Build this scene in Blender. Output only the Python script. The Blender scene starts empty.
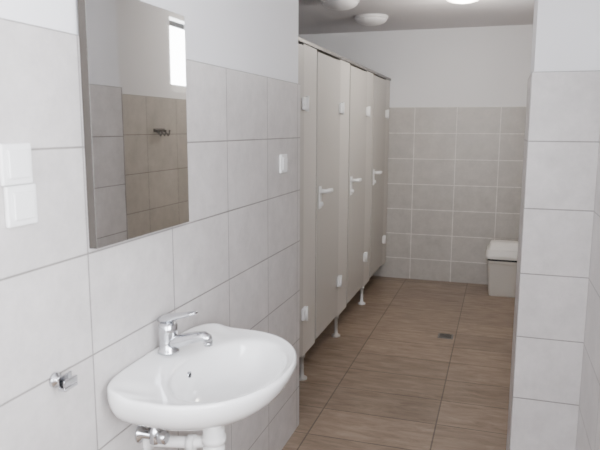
import bpy, bmesh, math
from mathutils import Vector, Matrix
scene=bpy.context.scene
COL=scene.collection

# ---------------------------------------------------------------- materials
def newmat(name):
    m=bpy.data.materials.new(name); m.use_nodes=True
    nt=m.node_tree; b=nt.nodes['Principled BSDF']
    return m,nt,b
def simple(name,col,rough=0.5,metal=0.0,noise=0.04,scale=30,emis=None,es=0,coat=0):
    m,nt,b=newmat(name)
    n=nt.nodes.new('ShaderNodeTexNoise'); n.inputs['Scale'].default_value=scale
    tc=nt.nodes.new('ShaderNodeTexCoord'); nt.links.new(tc.outputs['Object'],n.inputs['Vector'])
    mx=nt.nodes.new('ShaderNodeMix'); mx.data_type='RGBA'
    mx.inputs[6].default_value=(*[c*(1-noise) for c in col],1)
    mx.inputs[7].default_value=(*[min(1,c*(1+noise)) for c in col],1)
    nt.links.new(n.outputs['Fac'],mx.inputs[0]); nt.links.new(mx.outputs[2],b.inputs['Base Color'])
    b.inputs['Roughness'].default_value=rough; b.inputs['Metallic'].default_value=metal
    b.inputs['Coat Weight'].default_value=coat
    if emis:
        b.inputs['Emission Color'].default_value=(*emis,1); b.inputs['Emission Strength'].default_value=es
    return m
def tilemat(name,axis,off,col,grout,w=0.4,h=0.25,zoff=1.71,rough=0.33,mort=0.0026):
    m,nt,b=newmat(name); N=nt.nodes; L=nt.links
    tc=N.new('ShaderNodeTexCoord'); sep=N.new('ShaderNodeSeparateXYZ'); L.new(tc.outputs['Object'],sep.inputs[0])
    a=N.new('ShaderNodeMath'); a.operation='SUBTRACT'; a.inputs[1].default_value=off-40*w
    L.new(sep.outputs[axis],a.inputs[0])
    z=N.new('ShaderNodeMath'); z.operation='SUBTRACT'; z.inputs[1].default_value=zoff-40*h
    L.new(sep.outputs[2],z.inputs[0])
    cb=N.new('ShaderNodeCombineXYZ'); L.new(a.outputs[0],cb.inputs[0]); L.new(z.outputs[0],cb.inputs[1])
    br=N.new('ShaderNodeTexBrick'); br.offset=0; br.squash=1
    L.new(cb.outputs[0],br.inputs['Vector'])
    br.inputs['Scale'].default_value=1; br.inputs['Brick Width'].default_value=w; br.inputs['Row Height'].default_value=h
    br.inputs['Mortar Size'].default_value=mort; br.inputs['Mortar Smooth'].default_value=0.2
    br.inputs['Color1'].default_value=(*[c*0.965 for c in col],1); br.inputs['Color2'].default_value=(*[c*1.03 for c in col],1)
    br.inputs['Mortar'].default_value=(*grout,1)
    n=N.new('ShaderNodeTexNoise'); n.inputs['Scale'].default_value=9; n.inputs['Detail'].default_value=10; n.inputs['Roughness'].default_value=.78
    L.new(tc.outputs['Object'],n.inputs['Vector'])
    rp=N.new('ShaderNodeMapRange'); rp.inputs[1].default_value=.3; rp.inputs[2].default_value=.7; rp.inputs[3].default_value=.83; rp.inputs[4].default_value=1.10
    L.new(n.outputs['Fac'],rp.inputs[0])
    vm=N.new('ShaderNodeVectorMath'); vm.operation='SCALE'; L.new(br.outputs['Color'],vm.inputs[0]); L.new(rp.outputs[0],vm.inputs['Scale'])
    L.new(vm.outputs[0],b.inputs['Base Color'])
    b.inputs['Roughness'].default_value=rough
    inv=N.new('ShaderNodeMath'); inv.operation='SUBTRACT'; inv.inputs[0].default_value=1; L.new(br.outputs['Fac'],inv.inputs[1])
    bp=N.new('ShaderNodeBump'); bp.inputs['Distance'].default_value=.0015; bp.inputs['Strength'].default_value=.6
    L.new(inv.outputs[0],bp.inputs['Height']); L.new(bp.outputs[0],b.inputs['Normal'])
    return m
TILE=(.57,.545,.53); GR=(.27,.255,.24)
mt_left=tilemat('tile_wall_left',1,2.82,TILE,GR)
mt_y=tilemat('tile_wall_side',1,2.85,TILE,GR)
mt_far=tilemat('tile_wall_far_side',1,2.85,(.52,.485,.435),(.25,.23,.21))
mt_back=tilemat('tile_wall_back',0,.103,(.50,.475,.44),(.78,.75,.71),mort=.004)
mt_col=tilemat('tile_column',0,1.01,TILE,GR)
mt_paint=simple('white_paint',(.82,.82,.83),.8,noise=.015,scale=4)
mt_ceil=simple('ceiling_paint',(.66,.64,.65),.9,noise=.02,scale=3)
mt_cer=simple('ceramic_white',(.90,.90,.89),.12,noise=.005,coat=.6)
mt_chrome=simple('chrome',(.60,.61,.63),.14,1,noise=.02)
mt_dark=simple('dark_gap',(.03,.03,.03),.6)
mt_plastic=simple('white_plastic',(.84,.84,.83),.35,noise=.01)
mt_pipe=simple('pvc_pipe',(.78,.77,.75),.4,noise=.02)
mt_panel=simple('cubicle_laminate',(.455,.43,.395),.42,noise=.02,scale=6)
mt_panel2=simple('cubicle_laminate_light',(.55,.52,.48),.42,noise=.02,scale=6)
mt_alu=simple('aluminium_edge',(.22,.21,.20),.4,.6)
mt_mirror=simple('mirror_glass',(.88,.88,.87),.02,1,noise=0)
mt_medge=simple('mirror_edge',(.05,.043,.036),.8)
mt_bin=simple('bin_body',(.60,.57,.52),.45,noise=.02)
mt_lid=simple('bin_lid',(.84,.82,.78),.4,noise=.01)
mt_opal=simple('lamp_opal',(.80,.78,.78),.3,noise=.01)
mt_lit=simple('lamp_lit',(.9,.88,.85),.3,emis=(1,.93,.85),es=7)
mt_ext=simple('exterior_plaster',(.62,.52,.42),.9,noise=.05,scale=8)
# floor
def floormat():
    m,nt,b=newmat('wood_look_floor_tile'); N=nt.nodes; L=nt.links
    tc=N.new('ShaderNodeTexCoord')
    mp=N.new('ShaderNodeMapping'); mp.inputs['Location'].default_value=(-0.67+24,-.08+12,0); L.new(tc.outputs['Object'],mp.inputs[0])
    br=N.new('ShaderNodeTexBrick'); br.offset=0
    L.new(mp.outputs[0],br.inputs['Vector'])
    br.inputs['Scale'].default_value=1; br.inputs['Brick Width'].default_value=.6; br.inputs['Row Height'].default_value=.3
    br.inputs['Mortar Size'].default_value=.004; br.inputs['Mortar Smooth'].default_value=.2
    br.inputs['Color1'].default_value=(.86,.86,.86,1); br.inputs['Color2'].default_value=(1.08,1.08,1.08,1); br.inputs['Mortar'].default_value=(.42,.42,.42,1)
    mp2=N.new('ShaderNodeMapping'); mp2.inputs['Scale'].default_value=(5,20,1); L.new(tc.outputs['Object'],mp2.inputs[0])
    n=N.new('ShaderNodeTexNoise'); n.inputs['Scale'].default_value=1; n.inputs['Detail'].default_value=8; n.inputs['Roughness'].default_value=.72; n.inputs['Distortion'].default_value=.5
    L.new(mp2.outputs[0],n.inputs['Vector'])
    cr=N.new('ShaderNodeValToRGB'); e=cr.color_ramp.elements
    e[0].position=.3; e[0].color=(.175,.123,.086,1); e[1].position=.7; e[1].color=(.375,.285,.212,1)
    L.new(n.outputs['Fac'],cr.inputs[0])
    mu=N.new('ShaderNodeVectorMath'); mu.operation='MULTIPLY'; L.new(cr.outputs[0],mu.inputs[0]); L.new(br.outputs['Color'],mu.inputs[1])
    L.new(mu.outputs[0],b.inputs['Base Color']); b.inputs['Roughness'].default_value=.36
    bp=N.new('ShaderNodeBump'); bp.inputs['Distance'].default_value=.001; bp.inputs['Strength'].default_value=.3; L.new(n.outputs['Fac'],bp.inputs['Height']); L.new(bp.outputs[0],b.inputs['Normal'])
    return m
mt_floor=floormat()
def glassmat():
    m,nt,b=newmat('window_glass'); N=nt.nodes; L=nt.links
    t=N.new('ShaderNodeBsdfTransparent'); g=N.new('ShaderNodeBsdfGlossy'); g.inputs['Roughness'].default_value=.02
    mx=N.new('ShaderNodeMixShader'); mx.inputs[0].default_value=.07
    L.new(t.outputs[0],mx.inputs[1]); L.new(g.outputs[0],mx.inputs[2]); L.new(mx.outputs[0],N['Material Output'].inputs[0])
    return m
mt_glass=glassmat()

# ---------------------------------------------------------------- helpers
def empty(name,loc):
    e=bpy.data.objects.new(name,None); e.empty_display_size=.05; e.location=loc; COL.objects.link(e); return e
def finish(name,bm,mat,parent=None,smooth=False,bevel=0,subsurf=0,seg=2):
    me=bpy.data.meshes.new(name); bmesh.ops.recalc_face_normals(bm,faces=bm.faces); bm.to_mesh(me); bm.free()
    if isinstance(mat,(list,tuple)):
        for m in mat: me.materials.append(m)
    else: me.materials.append(mat)
    o=bpy.data.objects.new(name,me); COL.objects.link(o)
    if smooth:
        for p in me.polygons: p.use_smooth=True
    if bevel:
        md=o.modifiers.new('b','BEVEL'); md.width=bevel; md.segments=seg; md.limit_method='ANGLE'
    if subsurf:
        md=o.modifiers.new('s','SUBSURF'); md.levels=subsurf; md.render_levels=subsurf
    if parent:
        o.parent=parent; o.matrix_parent_inverse=Matrix.Translation(-Vector(parent.location))
    return o
def addbox(bm,a,b):
    vs=[bm.verts.new((x,y,z)) for x in (a[0],b[0]) for y in (a[1],b[1]) for z in (a[2],b[2])]
    for f in ((0,1,3,2),(4,6,7,5),(0,4,5,1),(2,3,7,6),(0,2,6,4),(1,5,7,3)): bm.faces.new([vs[i] for i in f])
def boxes(name,lst,mat,parent=None,bevel=0,seg=2):
    bm=bmesh.new()
    for a,b in lst: addbox(bm,a,b)
    return finish(name,bm,mat,parent,bevel=bevel,seg=seg)
def lathe(name,prof,center,mat,parent=None,axis='z',n=40,smooth=True,bevel=0):
    bm=bmesh.new(); rings=[]
    c=Vector(center)
    for r,h in prof:
        ring=[]
        for i in range(n):
            t=2*math.pi*i/n; p=(r*math.cos(t),r*math.sin(t),h)
            if axis=='x': p=(h,p[0],p[1])
            if axis=='y': p=(p[0],h,p[1])
            ring.append(bm.verts.new(c+Vector(p)))
        rings.append(ring)
    for a,b in zip(rings,rings[1:]):
        for i in range(n): bm.faces.new((a[i],a[(i+1)%n],b[(i+1)%n],b[i]))
    bm.faces.new(rings[0]); bm.faces.new(rings[-1])
    o=finish(name,bm,mat,parent,smooth=False)
    if smooth:
        for p in o.data.polygons: p.use_smooth=len(p.vertices)==4
    return o
def sweep(name,pts,rad,mat,parent=None,n=20,up=(0,0,1)):
    bm=bmesh.new(); rings=[]; P=[Vector(p) for p in pts]; prevs=None
    for i,p in enumerate(P):
        t=(P[min(i+1,len(P)-1)]-P[max(i-1,0)]).normalized()
        if prevs is None:
            s=t.cross(Vector(up)); 
            if s.length<.05: s=t.cross(Vector((0,1,0)))
        else: s=prevs-t*prevs.dot(t)
        s.normalize(); prevs=s; u=s.cross(t).normalized()
        w,h=rad[i] if isinstance(rad,list) else rad
        rings.append([bm.verts.new(p+s*w*math.cos(2*math.pi*k/n)+u*h*math.sin(2*math.pi*k/n)) for k in range(n)])
    for a,b in zip(rings,rings[1:]):
        for i in range(n): bm.faces.new((a[i],a[(i+1)%n],b[(i+1)%n],b[i]))
    bm.faces.new(rings[0]); bm.faces.new(rings[-1])
    o=finish(name,bm,mat,parent)
    for p in o.data.polygons: p.use_smooth=len(p.vertices)==4
    return o

# ---------------------------------------------------------------- room shell
CZ=2.44; TT=1.71; YE=2.86; YB=6.2; YN=-1.4; XR=1.36; XN=1.25; XL=-1.45
boxes('floor',[((XL-.2,YN-.2,-.1),(XR+.3,YB+.2,0))],mt_floor)
boxes('ceiling',[((XL-.2,YN-.2,CZ),(XR+.3,YB+.2,CZ+.1))],mt_ceil)
s=.008
boxes('wall_left',[((-.14,YN,0),(-s,YE-s,CZ))],mt_paint)
boxes('wall_left_tiles',[((-s,YN,0),(0,YE,TT)),((-.14,YE-s,0),(-s,YE,TT))],mt_left)
boxes('wall_back',[((XL-.2,YB+s,0),(XR+.3,YB+.2,CZ))],mt_paint)
boxes('wall_back_tiles',[((XL,YB,0),(XR,YB+s,TT))],mt_back)
boxes('wall_cubicle_side',[((XL-.2,2.6,0),(XL,YB,CZ)),((XL,2.6,0),(-.14,2.75,CZ))],mt_paint)
# rear wall, with an unseen opening added for the fill light
W3=(.15,1.15,1.0,2.25)
boxes('wall_rear',[((-.14,YN-.2,0),(W3[0],YN,CZ)),((W3[1],YN-.2,0),(XN+.3,YN,CZ)),((W3[0],YN-.2,0),(W3[1],YN,W3[2])),((W3[0],YN-.2,W3[3]),(W3[1],YN,CZ))],mt_paint)
W1=(-.95,.75,1.05,2.2)
boxes('wall_right_near',[((XN+s,YN,0),(XN+.3,W1[0],CZ)),((XN+s,W1[1],0),(XN+.3,2.466,CZ)),
    ((XN+s,W1[0],0),(XN+.3,W1[1],W1[2])),((XN+s,W1[0],W1[3]),(XN+.3,W1[1],CZ))],mt_paint)
boxes('wall_right_near_tiles',[((XN,YN,0),(XN+s,W1[0],TT)),((XN,W1[1],0),(XN+s,2.466,TT)),((XN,W1[0],0),(XN+s,W1[1],W1[2]))],mt_y)
boxes('wall_column',[((1.01+s,2.466+s,0),(XR+.3,2.85-s,CZ))],mt_paint)
boxes('wall_column_tiles',[((1.01,2.466,0),(XN+.0,2.466+s,TT)),((1.01,2.85-s,0),(XR,2.85,TT))],mt_col)
boxes('wall_column_side_tiles',[((1.01,2.466+s,0),(1.01+s,2.85-s,TT))],mt_y)
W2=(4.00,4.90,1.76,2.34)
boxes('wall_right_far',[((XR+s,2.85,0),(XR+.3,W2[0],CZ)),((XR+s,W2[1],0),(XR+.3,YB,CZ)),
    ((XR+s,W2[0],0),(XR+.3,W2[1],W2[2])),((XR+s,W2[0],W2[3]),(XR+.3,W2[1],CZ))],mt_paint)
boxes('wall_right_far_tiles',[((XR,2.85,0),(XR+s,YB,TT))],mt_far)
boxes('exterior_wall',[((3.2,-3,-.1),(3.4,9,3.1))],mt_ext)
def window(name,x,y0,y1,z0,z1):
    e=empty(name,(x,(y0+y1)/2,z0)); f=.055; d=.06; ym=(y0+y1)/2
    boxes('frame',[((x,y0,z0),(x+d,y0+f,z1)),((x,y1-f,z0),(x+d,y1,z1)),((x,y0+f,z0),(x+d,y1-f,z0+f)),((x,y0+f,z1-f),(x+d,y1-f,z1)),
        ((x,ym-f/2,z0+f),(x+d,ym+f/2,z1-f))],mt_plastic,e,bevel=.004)
    boxes('sash',[((x-.012,ym+.02,z0+.03),(x+.03,ym+.07,z1-.03)),((x-.012,y1-.08,z0+.03),(x+.03,y1-.03,z1-.03)),
        ((x-.012,ym+.07,z0+.03),(x+.03,y1-.08,z0+.08)),((x-.012,ym+.07,z1-.08),(x+.03,y1-.08,z1-.03))],mt_plastic,e,bevel=.004)
    boxes('glass',[((x+.034,y0+f,z0+f),(x+.038,ym-f/2,z1-f)),((x+.034,ym+f/2,z0+f),(x+.038,y1-f,z1-f))],mt_glass,e)
    zc=(z0+z1)/2
    boxes('handle',[((x-.05,ym+.035,zc-.03),(x-.012,ym+.055,zc-.01)),((x-.055,ym+.033,zc-.03),(x-.04,ym+.057,zc+.09))],mt_plastic,e,bevel=.004)
window('window_1',XR+.05,*W2)
window('window_2',XN+.16,*W1)

# ---------------------------------------------------------------- toilet cubicles
FX=-.145; TH=.028; Z0=.17; Z1=1.965
def cubicle(k,y0,dy0,dy1,y1):
    e=empty('toilet_cubicle' if k==0 else 'toilet_cubicle.%03d'%k,(FX,(y0+y1)/2,0))
    g=.003
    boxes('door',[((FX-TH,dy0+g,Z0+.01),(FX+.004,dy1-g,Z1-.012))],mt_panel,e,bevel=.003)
    boxes('door_gap_shade',[((FX-TH+.002,dy0-.006,Z0+.01),(FX-.002,dy0+g,Z1-.012))],mt_dark,e)  # near-black strip, paints the shade in the gap beside the door
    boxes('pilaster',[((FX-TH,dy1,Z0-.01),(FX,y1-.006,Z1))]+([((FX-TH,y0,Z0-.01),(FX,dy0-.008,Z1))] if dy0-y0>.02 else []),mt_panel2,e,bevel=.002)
    boxes('top_rail',[((FX-TH-.006,y0,Z1),(FX+.008,y1,Z1+.022))],mt_alu,e,bevel=.003)
    ym=(dy1+y1)/2
    if YB-y1>.1:
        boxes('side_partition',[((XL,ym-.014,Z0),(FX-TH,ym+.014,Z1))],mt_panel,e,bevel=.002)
        lathe('foot',[(.032,0),(.032,.012),(.014,.02),(.012,.05),(.012,Z0-.03),(.02,Z0-.03),(.02,Z0-.008)],(FX-.02,dy1+.05,0),mt_panel if k<2 else mt_plastic,e,n=20)
    for z in (.43,1.64):
        boxes('hinge',[((FX+.004,dy1-.045,z-.035),(FX+.022,dy1-.004,z+.035)),((FX+.0005,dy1+.001,z-.035),(FX+.022,dy1+.04,z+.035))],mt_plastic,e,bevel=.005)
        lathe('hinge_pin',[(.011,-.042),(.011,.042)],(FX+.022,dy1-.002,z),mt_plastic,e,n=16)
    hy=dy0+.06
    boxes('lock_plate',[((FX+.004,hy-.024,1.01),(FX+.012,hy+.024,1.15))],mt_plastic,e,bevel=.006)
    sweep('lever_handle',[(FX+.012,hy,1.12),(FX+.04,hy,1.12),(FX+.052,hy+.006,1.12),(FX+.056,hy+.03,1.12),(FX+.055,hy+.11,1.118)],[(.014,.014),(.013,.013),(.013,.014),(.011,.015),(.009,.013)],mt_plastic,e,n=14)
    lathe('lock_knob',[(.014,0),(.014,.012),(.008,.016)],(FX+.012,hy,1.04),mt_plastic,e,axis='x',n=18)
cubicle(0,2.87,2.885,3.375,3.64)
cubicle(1,3.64,3.64,4.20,4.49)
cubicle(2,4.49,4.49,5.09,5.36)
cubicle(3,5.36,5.36,5.98,YB-.004)

# ---------------------------------------------------------------- mirror
mY0,mY1,mZ0,mZ1=1.225,1.685,1.222,1.825
e=empty('wall_mirror',(0,(mY0+mY1)/2,mZ0))
boxes('backing',[((.001,mY0,mZ0),(.0215,mY1,mZ1))],mt_medge,e)
boxes('glass',[((.0216,mY0+.0005,mZ0+.0005),(.0222,mY1-.0005,mZ1-.0005))],mt_mirror,e)

# ---------------------------------------------------------------- wash basin
SY=1.483; SZ=.870; N=72; HW=.292
sink=empty('wash_basin',(0,SY,SZ-.155))
def outer(i):
    t=2*math.pi*i/N; c=math.cos(t); s_=math.sin(t)
    cx=.17
    if c>=0: return (cx+.242*abs(c)**.92, HW*math.copysign(abs(s_)**.95,s_))
    return (cx-.168*abs(c)**.38, HW*math.copysign(abs(s_)**.5,s_))
BX=.245; BA=.138; BB=.222
def bowl(i):
    t=2*math.pi*i/N; return (BX+BA*math.cos(t),BB*math.sin(t))
def mk(scx,scy,z,src=outer,ox=0.002,oy=0):
    out=[]
    for i in range(N):
        x,y=src(i)
        if src is bowl: out.append((BX+(x-BX)*scx+ox,SY+y*scy,SZ+z))
        else: out.append((ox+(x)*scx,SY+y*scy,SZ+z))
    return out
rings=[mk(.42,.26,-.158),mk(.50,.32,-.155),mk(.64,.48,-.140),mk(.79,.68,-.112),mk(.91,.86,-.080),mk(.965,.955,-.05),mk(1,1,-.018),mk(.999,.998,-.004),mk(.985,.985,.0)]
def blend(f,z,back=0):
    out=[]
    A=mk(.985,.985,0); B=mk(1.06,1.06,0,bowl,ox=0)
    for a,b in zip(A,B): out.append((a[0]*(1-f)+b[0]*f,a[1]*(1-f)+b[1]*f,SZ+z))
    return out
rings+= [blend(.12,.0),blend(.5,-.004),blend(.85,-.006),mk(1.03,1.03,-.009,bowl,0),mk(.99,.99,-.018,bowl,0),mk(.95,.95,-.04,bowl,0),mk(.86,.86,-.072,bowl,0),mk(.70,.70,-.100,bowl,0),mk(.48,.48,-.115,bowl,0),mk(.25,.25,-.121,bowl,0),mk(.12,.09,-.123,bowl,0)]
bm=bmesh.new(); R=[[bm.verts.new(p) for p in r] for r in rings]
for a,b in zip(R,R[1:]):
    for i in range(N): bm.faces.new((a[i],a[(i+1)%N],b[(i+1)%N],b[i]))
bm.faces.new(R[0]); bm.faces.new(R[-1])
for v in bm.verts:
    if v.co.z>SZ-.012:
        k=max(0,min(1,(.105-v.co.x)/.03)); v.co.z+=.012*k*k*(3-2*k)
finish('basin_body',bm,mt_cer,sink,smooth=True,subsurf=1)
lathe('drain_ring',[(.030,0),(.030,.003),(.022,.004),(.020,.001)],(BX,SY,SZ-.123),mt_chrome,sink)
lathe('drain_hole',[(.019,0),(.019,.0008)],(BX,SY,SZ-.1205),mt_dark,sink)
lathe('overflow_ring',[(.011,0),(.011,.004),(.0075,.005)],(.115,SY,SZ-.050),mt_chrome,sink,axis='x',n=24)
lathe('overflow_hole',[(.007,0),(.007,.0008)],(.120,SY,SZ-.050),mt_dark,sink,axis='x',n=20)
# tap
TX=.055; tz=SZ+.012
tap=empty('mixer_tap',(TX,SY,tz))
lathe('base',[(.030,0),(.030,.005),(.026,.009),(.0245,.040),(.0265,.058),(.0265,.080),(.020,.088),(.008,.091)],(TX,SY,tz),mt_chrome,tap,n=32)
sweep('spout',[(TX+.005,SY,tz+.026),(TX+.035,SY,tz+.036),(TX+.065,SY,tz+.046),(TX+.092,SY,tz+.054),(TX+.110,SY,tz+.057),(TX+.120,SY,tz+.053),(TX+.123,SY,tz+.042)],
   [(.023,.021),(.021,.019),(.0195,.016),(.018,.015),(.0165,.0145),(.0155,.0145),(.0140,.0140)],mt_chrome,tap)
lathe('aerator',[(.012,0),(.012,.01)],(TX+.123,SY,tz+.033),mt_chrome,tap,n=24)
sweep('lever',[(TX-.026,SY,tz+.093),(TX,SY,tz+.098),(TX+.03,SY,tz+.106),(TX+.062,SY,tz+.115),(TX+.084,SY,tz+.121),(TX+.090,SY,tz+.122)],
   [(.015,.008),(.024,.012),(.019,.009),(.014,.007),(.012,.006),(.006,.003)],mt_chrome,tap)
# siphon
si=empty('sink_drain_trap',(.22,SY,.45))
px=.19
lathe('tailpiece',[(.036,0),(.036,-.018),(.021,-.022),(.021,-.035),(.030,-.037),(.030,-.058),(.034,-.060),(.034,-.078),(.023,-.080),(.023,-.09),(.031,-.092),(.031,-.11),(.021,-.112),(.021,-.27)],(px,SY,SZ-.1585),mt_pipe,si,n=32)
zb=SZ-.1585-.27
lathe('bottle_cup',[(.020,0),(.036,-.005),(.036,-.02),(.033,-.022),(.033,-.09),(.026,-.10)],(px,SY,zb),mt_pipe,si,n=32)
zo=SZ-.240
sweep('overflow_pipe',[(px-.028,SY,zo+.0),(px-.07,SY-.01,zo-.004),(px-.12,SY-.02,zo-.006),(.03,SY-.03,zo-.006),(.001,SY-.03,zo-.006)],(.016,.016),mt_pipe,si)
lathe('pipe_nut',[(.023,0),(.023,.022)],(px-.075,SY-.011,zo-.004),mt_pipe,si,axis='x',n=20)
lathe('wall_rosette',[(.034,.0005),(.034,.006),(.02,.014)],(0,SY-.03,zo-.006),mt_pipe,si,axis='x',n=28)
# angle valve + hose (part of the basin's fittings)
va=sink; vy=SY-.075
lathe('valve_rosette',[(.026,.0005),(.026,.005),(.012,.012),(.011,.05)],(0,vy,zo+.035),mt_chrome,va,axis='x',n=24)
lathe('valve_body',[(.014,-.02),(.016,-.018),(.016,.02),(.011,.024),(.011,.04)],(.048,vy,zo+.035),mt_chrome,va,n=20)
lathe('valve_knob',[(.017,0),(.019,.004),(.019,.02),(.014,.024)],(.062,vy,zo+.035),mt_chrome,va,axis='x',n=20)
sweep('hose',[(.048,vy,zo+.075),(.05,vy+.01,zo+.085),(.055,vy+.04,zo+.105),(.056,vy+.06,zo+.12)],(.006,.006),mt_chrome,va,n=12)

# ---------------------------------------------------------------- switches etc.
def switch(name,y,z,sz=.082):
    e=empty(name,(0,y,z)); h=sz/2
    boxes('frame_plate',[((.0005,y-h,z-h),(.011,y+h,z+h))],mt_plastic,e,bevel=.004,seg=3)
    boxes('rocker',[((.0112,y-h*.68,z-h*.68),(.0165,y+h*.68,z+h*.68))],mt_plastic,e,bevel=.003,seg=3)
switch('light_switch',1.002,1.433); switch('light_switch.001',1.009,1.350)
switch('light_switch.002',2.60,1.350)
br=empty('soap_holder_bracket',(0,1.08,.95))
by0=1.08; bz0=.95
lathe('rosette',[(.017,.0005),(.017,.008),(.008,.012),(.0075,.03)],(0,by0,bz0+.003),mt_chrome,br,axis='x',n=28)
boxes('clip',[((.026,by0-.022,bz0-.012),(.046,by0+.022,bz0-.004)),((.026,by0-.022,bz0-.0038),(.031,by0+.022,bz0+.02)),((.041,by0-.022,bz0-.0038),(.046,by0+.022,bz0+.013))],mt_chrome,br,bevel=.002)
hk=empty('towel_hook_rack',(XR,3.80,1.46))
boxes('rail',[((XR-.008,3.73,1.475),(XR-.0005,3.87,1.50))],mt_alu,hk,bevel=.002)
for i,y in enumerate((3.75,3.80,3.85)):
    sweep('hook_%d'%(i+1),[(XR-.009,y,1.485),(XR-.03,y,1.47),(XR-.045,y,1.45),(XR-.052,y,1.465),(XR-.055,y,1.49)],(.006,.006),mt_alu,hk,n=10)

# ---------------------------------------------------------------- bin
bx,by=.995,5.87
bi=empty('trash_bin',(bx,by,0))
def rrect(hx,hy,r,z,cx=bx,cy=by,n=6):
    out=[]
    for sx,sy,a0 in ((1,1,0),(-1,1,90),(-1,-1,180),(1,-1,270)):
        for i in range(n+1):
            a=math.radians(a0+90*i/n); out.append((cx+sx*(hx-r)+r*math.cos(a),cy+sy*(hy-r)+r*math.sin(a),z))
    return out
def loft(name,rs,mat,parent):
    bm=bmesh.new(); R=[]
    for r in rs:
        # order points by angle so every corner arc joins cleanly
        cx=sum(p[0] for p in r)/len(r); cy=sum(p[1] for p in r)/len(r)
        R.append([bm.verts.new(p) for p in sorted(r,key=lambda p:math.atan2(p[1]-cy,p[0]-cx))])
    n=len(R[0])
    for a,b in zip(R,R[1:]):
        for i in range(n): bm.faces.new((a[i],a[(i+1)%n],b[(i+1)%n],b[i]))
    bm.faces.new(R[0]); bm.faces.new(R[-1])
    return finish(name,bm,mat,parent)
loft('body',[rrect(.115,.095,.03,0),rrect(.12,.10,.03,.01),rrect(.145,.125,.035,.30),rrect(.152,.132,.035,.315),rrect(.152,.132,.035,.33)],mt_bin,bi)
loft('rim_gap',[rrect(.142,.122,.035,.33),rrect(.142,.122,.035,.350)],mt_dark,bi)
loft('lid_collar',[rrect(.160,.140,.037,.350),rrect(.163,.143,.037,.375),rrect(.153,.133,.035,.425),rrect(.148,.128,.033,.43)],mt_lid,bi)
loft('swing_flap',[rrect(.137,.117,.03,.4305),rrect(.132,.108,.03,.46),rrect(.124,.085,.03,.485),rrect(.114,.06,.03,.495)],mt_lid,bi)

# ---------------------------------------------------------------- floor drain
dr=empty('floor_drain',(.60,4.50,0))
boxes('frame',[((.545,4.445,.0003),(.655,4.555,.003))],mt_alu,dr,bevel=.001)
boxes('slots',[((.559,4.458+.016*i,.0031),(.641,4.465+.016*i,.0036)) for i in range(6)],mt_dark,dr)

# ---------------------------------------------------------------- ceiling lamps
def dome(name,x,y,mat,r=.135):
    e=empty(name,(x,y,CZ))
    lathe('base_ring',[(r*1.05,-.0005),(r*1.05,-.02),(r*.98,-.024)],(x,y,CZ),mt_opal,e,n=48)
    lathe('opal_dome',[(r*.98,-.0245)]+[(r*.98*math.cos(math.radians(a)),-.0245-.05*math.sin(math.radians(a))) for a in (8,18,30,42,54,66,76,85)],(x,y,CZ),mat,e,n=48)
dome('ceiling_lamp',-.18,5.38,mt_opal); dome('ceiling_lamp.001',-.26,4.62,mt_opal); dome('ceiling_lamp.002',.62,4.62,mt_lit)

# ---------------------------------------------------------------- lights
def area(name,loc,rot,sx,sy,p,col):
    l=bpy.data.lights.new(name,'AREA'); l.shape='RECTANGLE'; l.size=sx; l.size_y=sy; l.energy=p; l.color=col
    o=bpy.data.objects.new(name,l); o.location=loc; o.rotation_euler=rot; COL.objects.link(o); return o
area('daylight_window_near',(XN+.30,-.1,1.62),(0,math.radians(90),0),1.1,1.6,170,(.92,.94,1.0))
area('rear_fill',(.65,YN-.15,1.62),(math.radians(90),0,0),1.0,1.2,58,(.93,.95,1.0))  # fill light added behind the camera to brighten the column face
area('daylight_window_far',(XR+.30,4.45,2.05),(0,math.radians(90),0),.5,.8,24,(.95,.97,1.0))
l=bpy.data.lights.new('lamp_glow','POINT'); l.energy=22; l.shadow_soft_size=.1; l.color=(1,.92,.83)
o=bpy.data.objects.new('lamp_glow',l); o.location=(.62,4.62,CZ-.2); COL.objects.link(o)
w=bpy.data.worlds.new('World'); scene.world=w; w.use_nodes=True
nt=w.node_tree; bg=nt.nodes['Background']; sky=nt.nodes.new('ShaderNodeTexSky'); sky.sky_type='NISHITA'; sky.sun_disc=False; sky.sun_elevation=math.radians(40)
nt.links.new(sky.outputs[0],bg.inputs[0]); bg.inputs[1].default_value=.25

# ---------------------------------------------------------------- camera
F=622; th=math.atan(199/F); pp=math.radians(8.85); rl=math.radians(.2)
fw=Vector((-math.sin(th),math.cos(th),0)); rt=Vector((math.cos(th),math.sin(th),0)); up=Vector((0,0,1))
Fv=fw*math.cos(pp)-up*math.sin(pp); U=up*math.cos(pp)+fw*math.sin(pp)
Rv=rt*math.cos(rl)+U*math.sin(rl); Uv=U*math.cos(rl)-rt*math.sin(rl)
cd=bpy.data.cameras.new('cam'); cd.sensor_width=36; cd.lens=F/600*36; cd.clip_start=.02
cd.dof.use_dof=True; cd.dof.focus_distance=3.0; cd.dof.aperture_fstop=6.3
cam=bpy.data.objects.new('camera',cd); COL.objects.link(cam)
M=Matrix((Rv,Uv,-Fv)).transposed().to_4x4(); M.translation=Vector((.916,0,1.505)); cam.matrix_world=M
scene.camera=cam
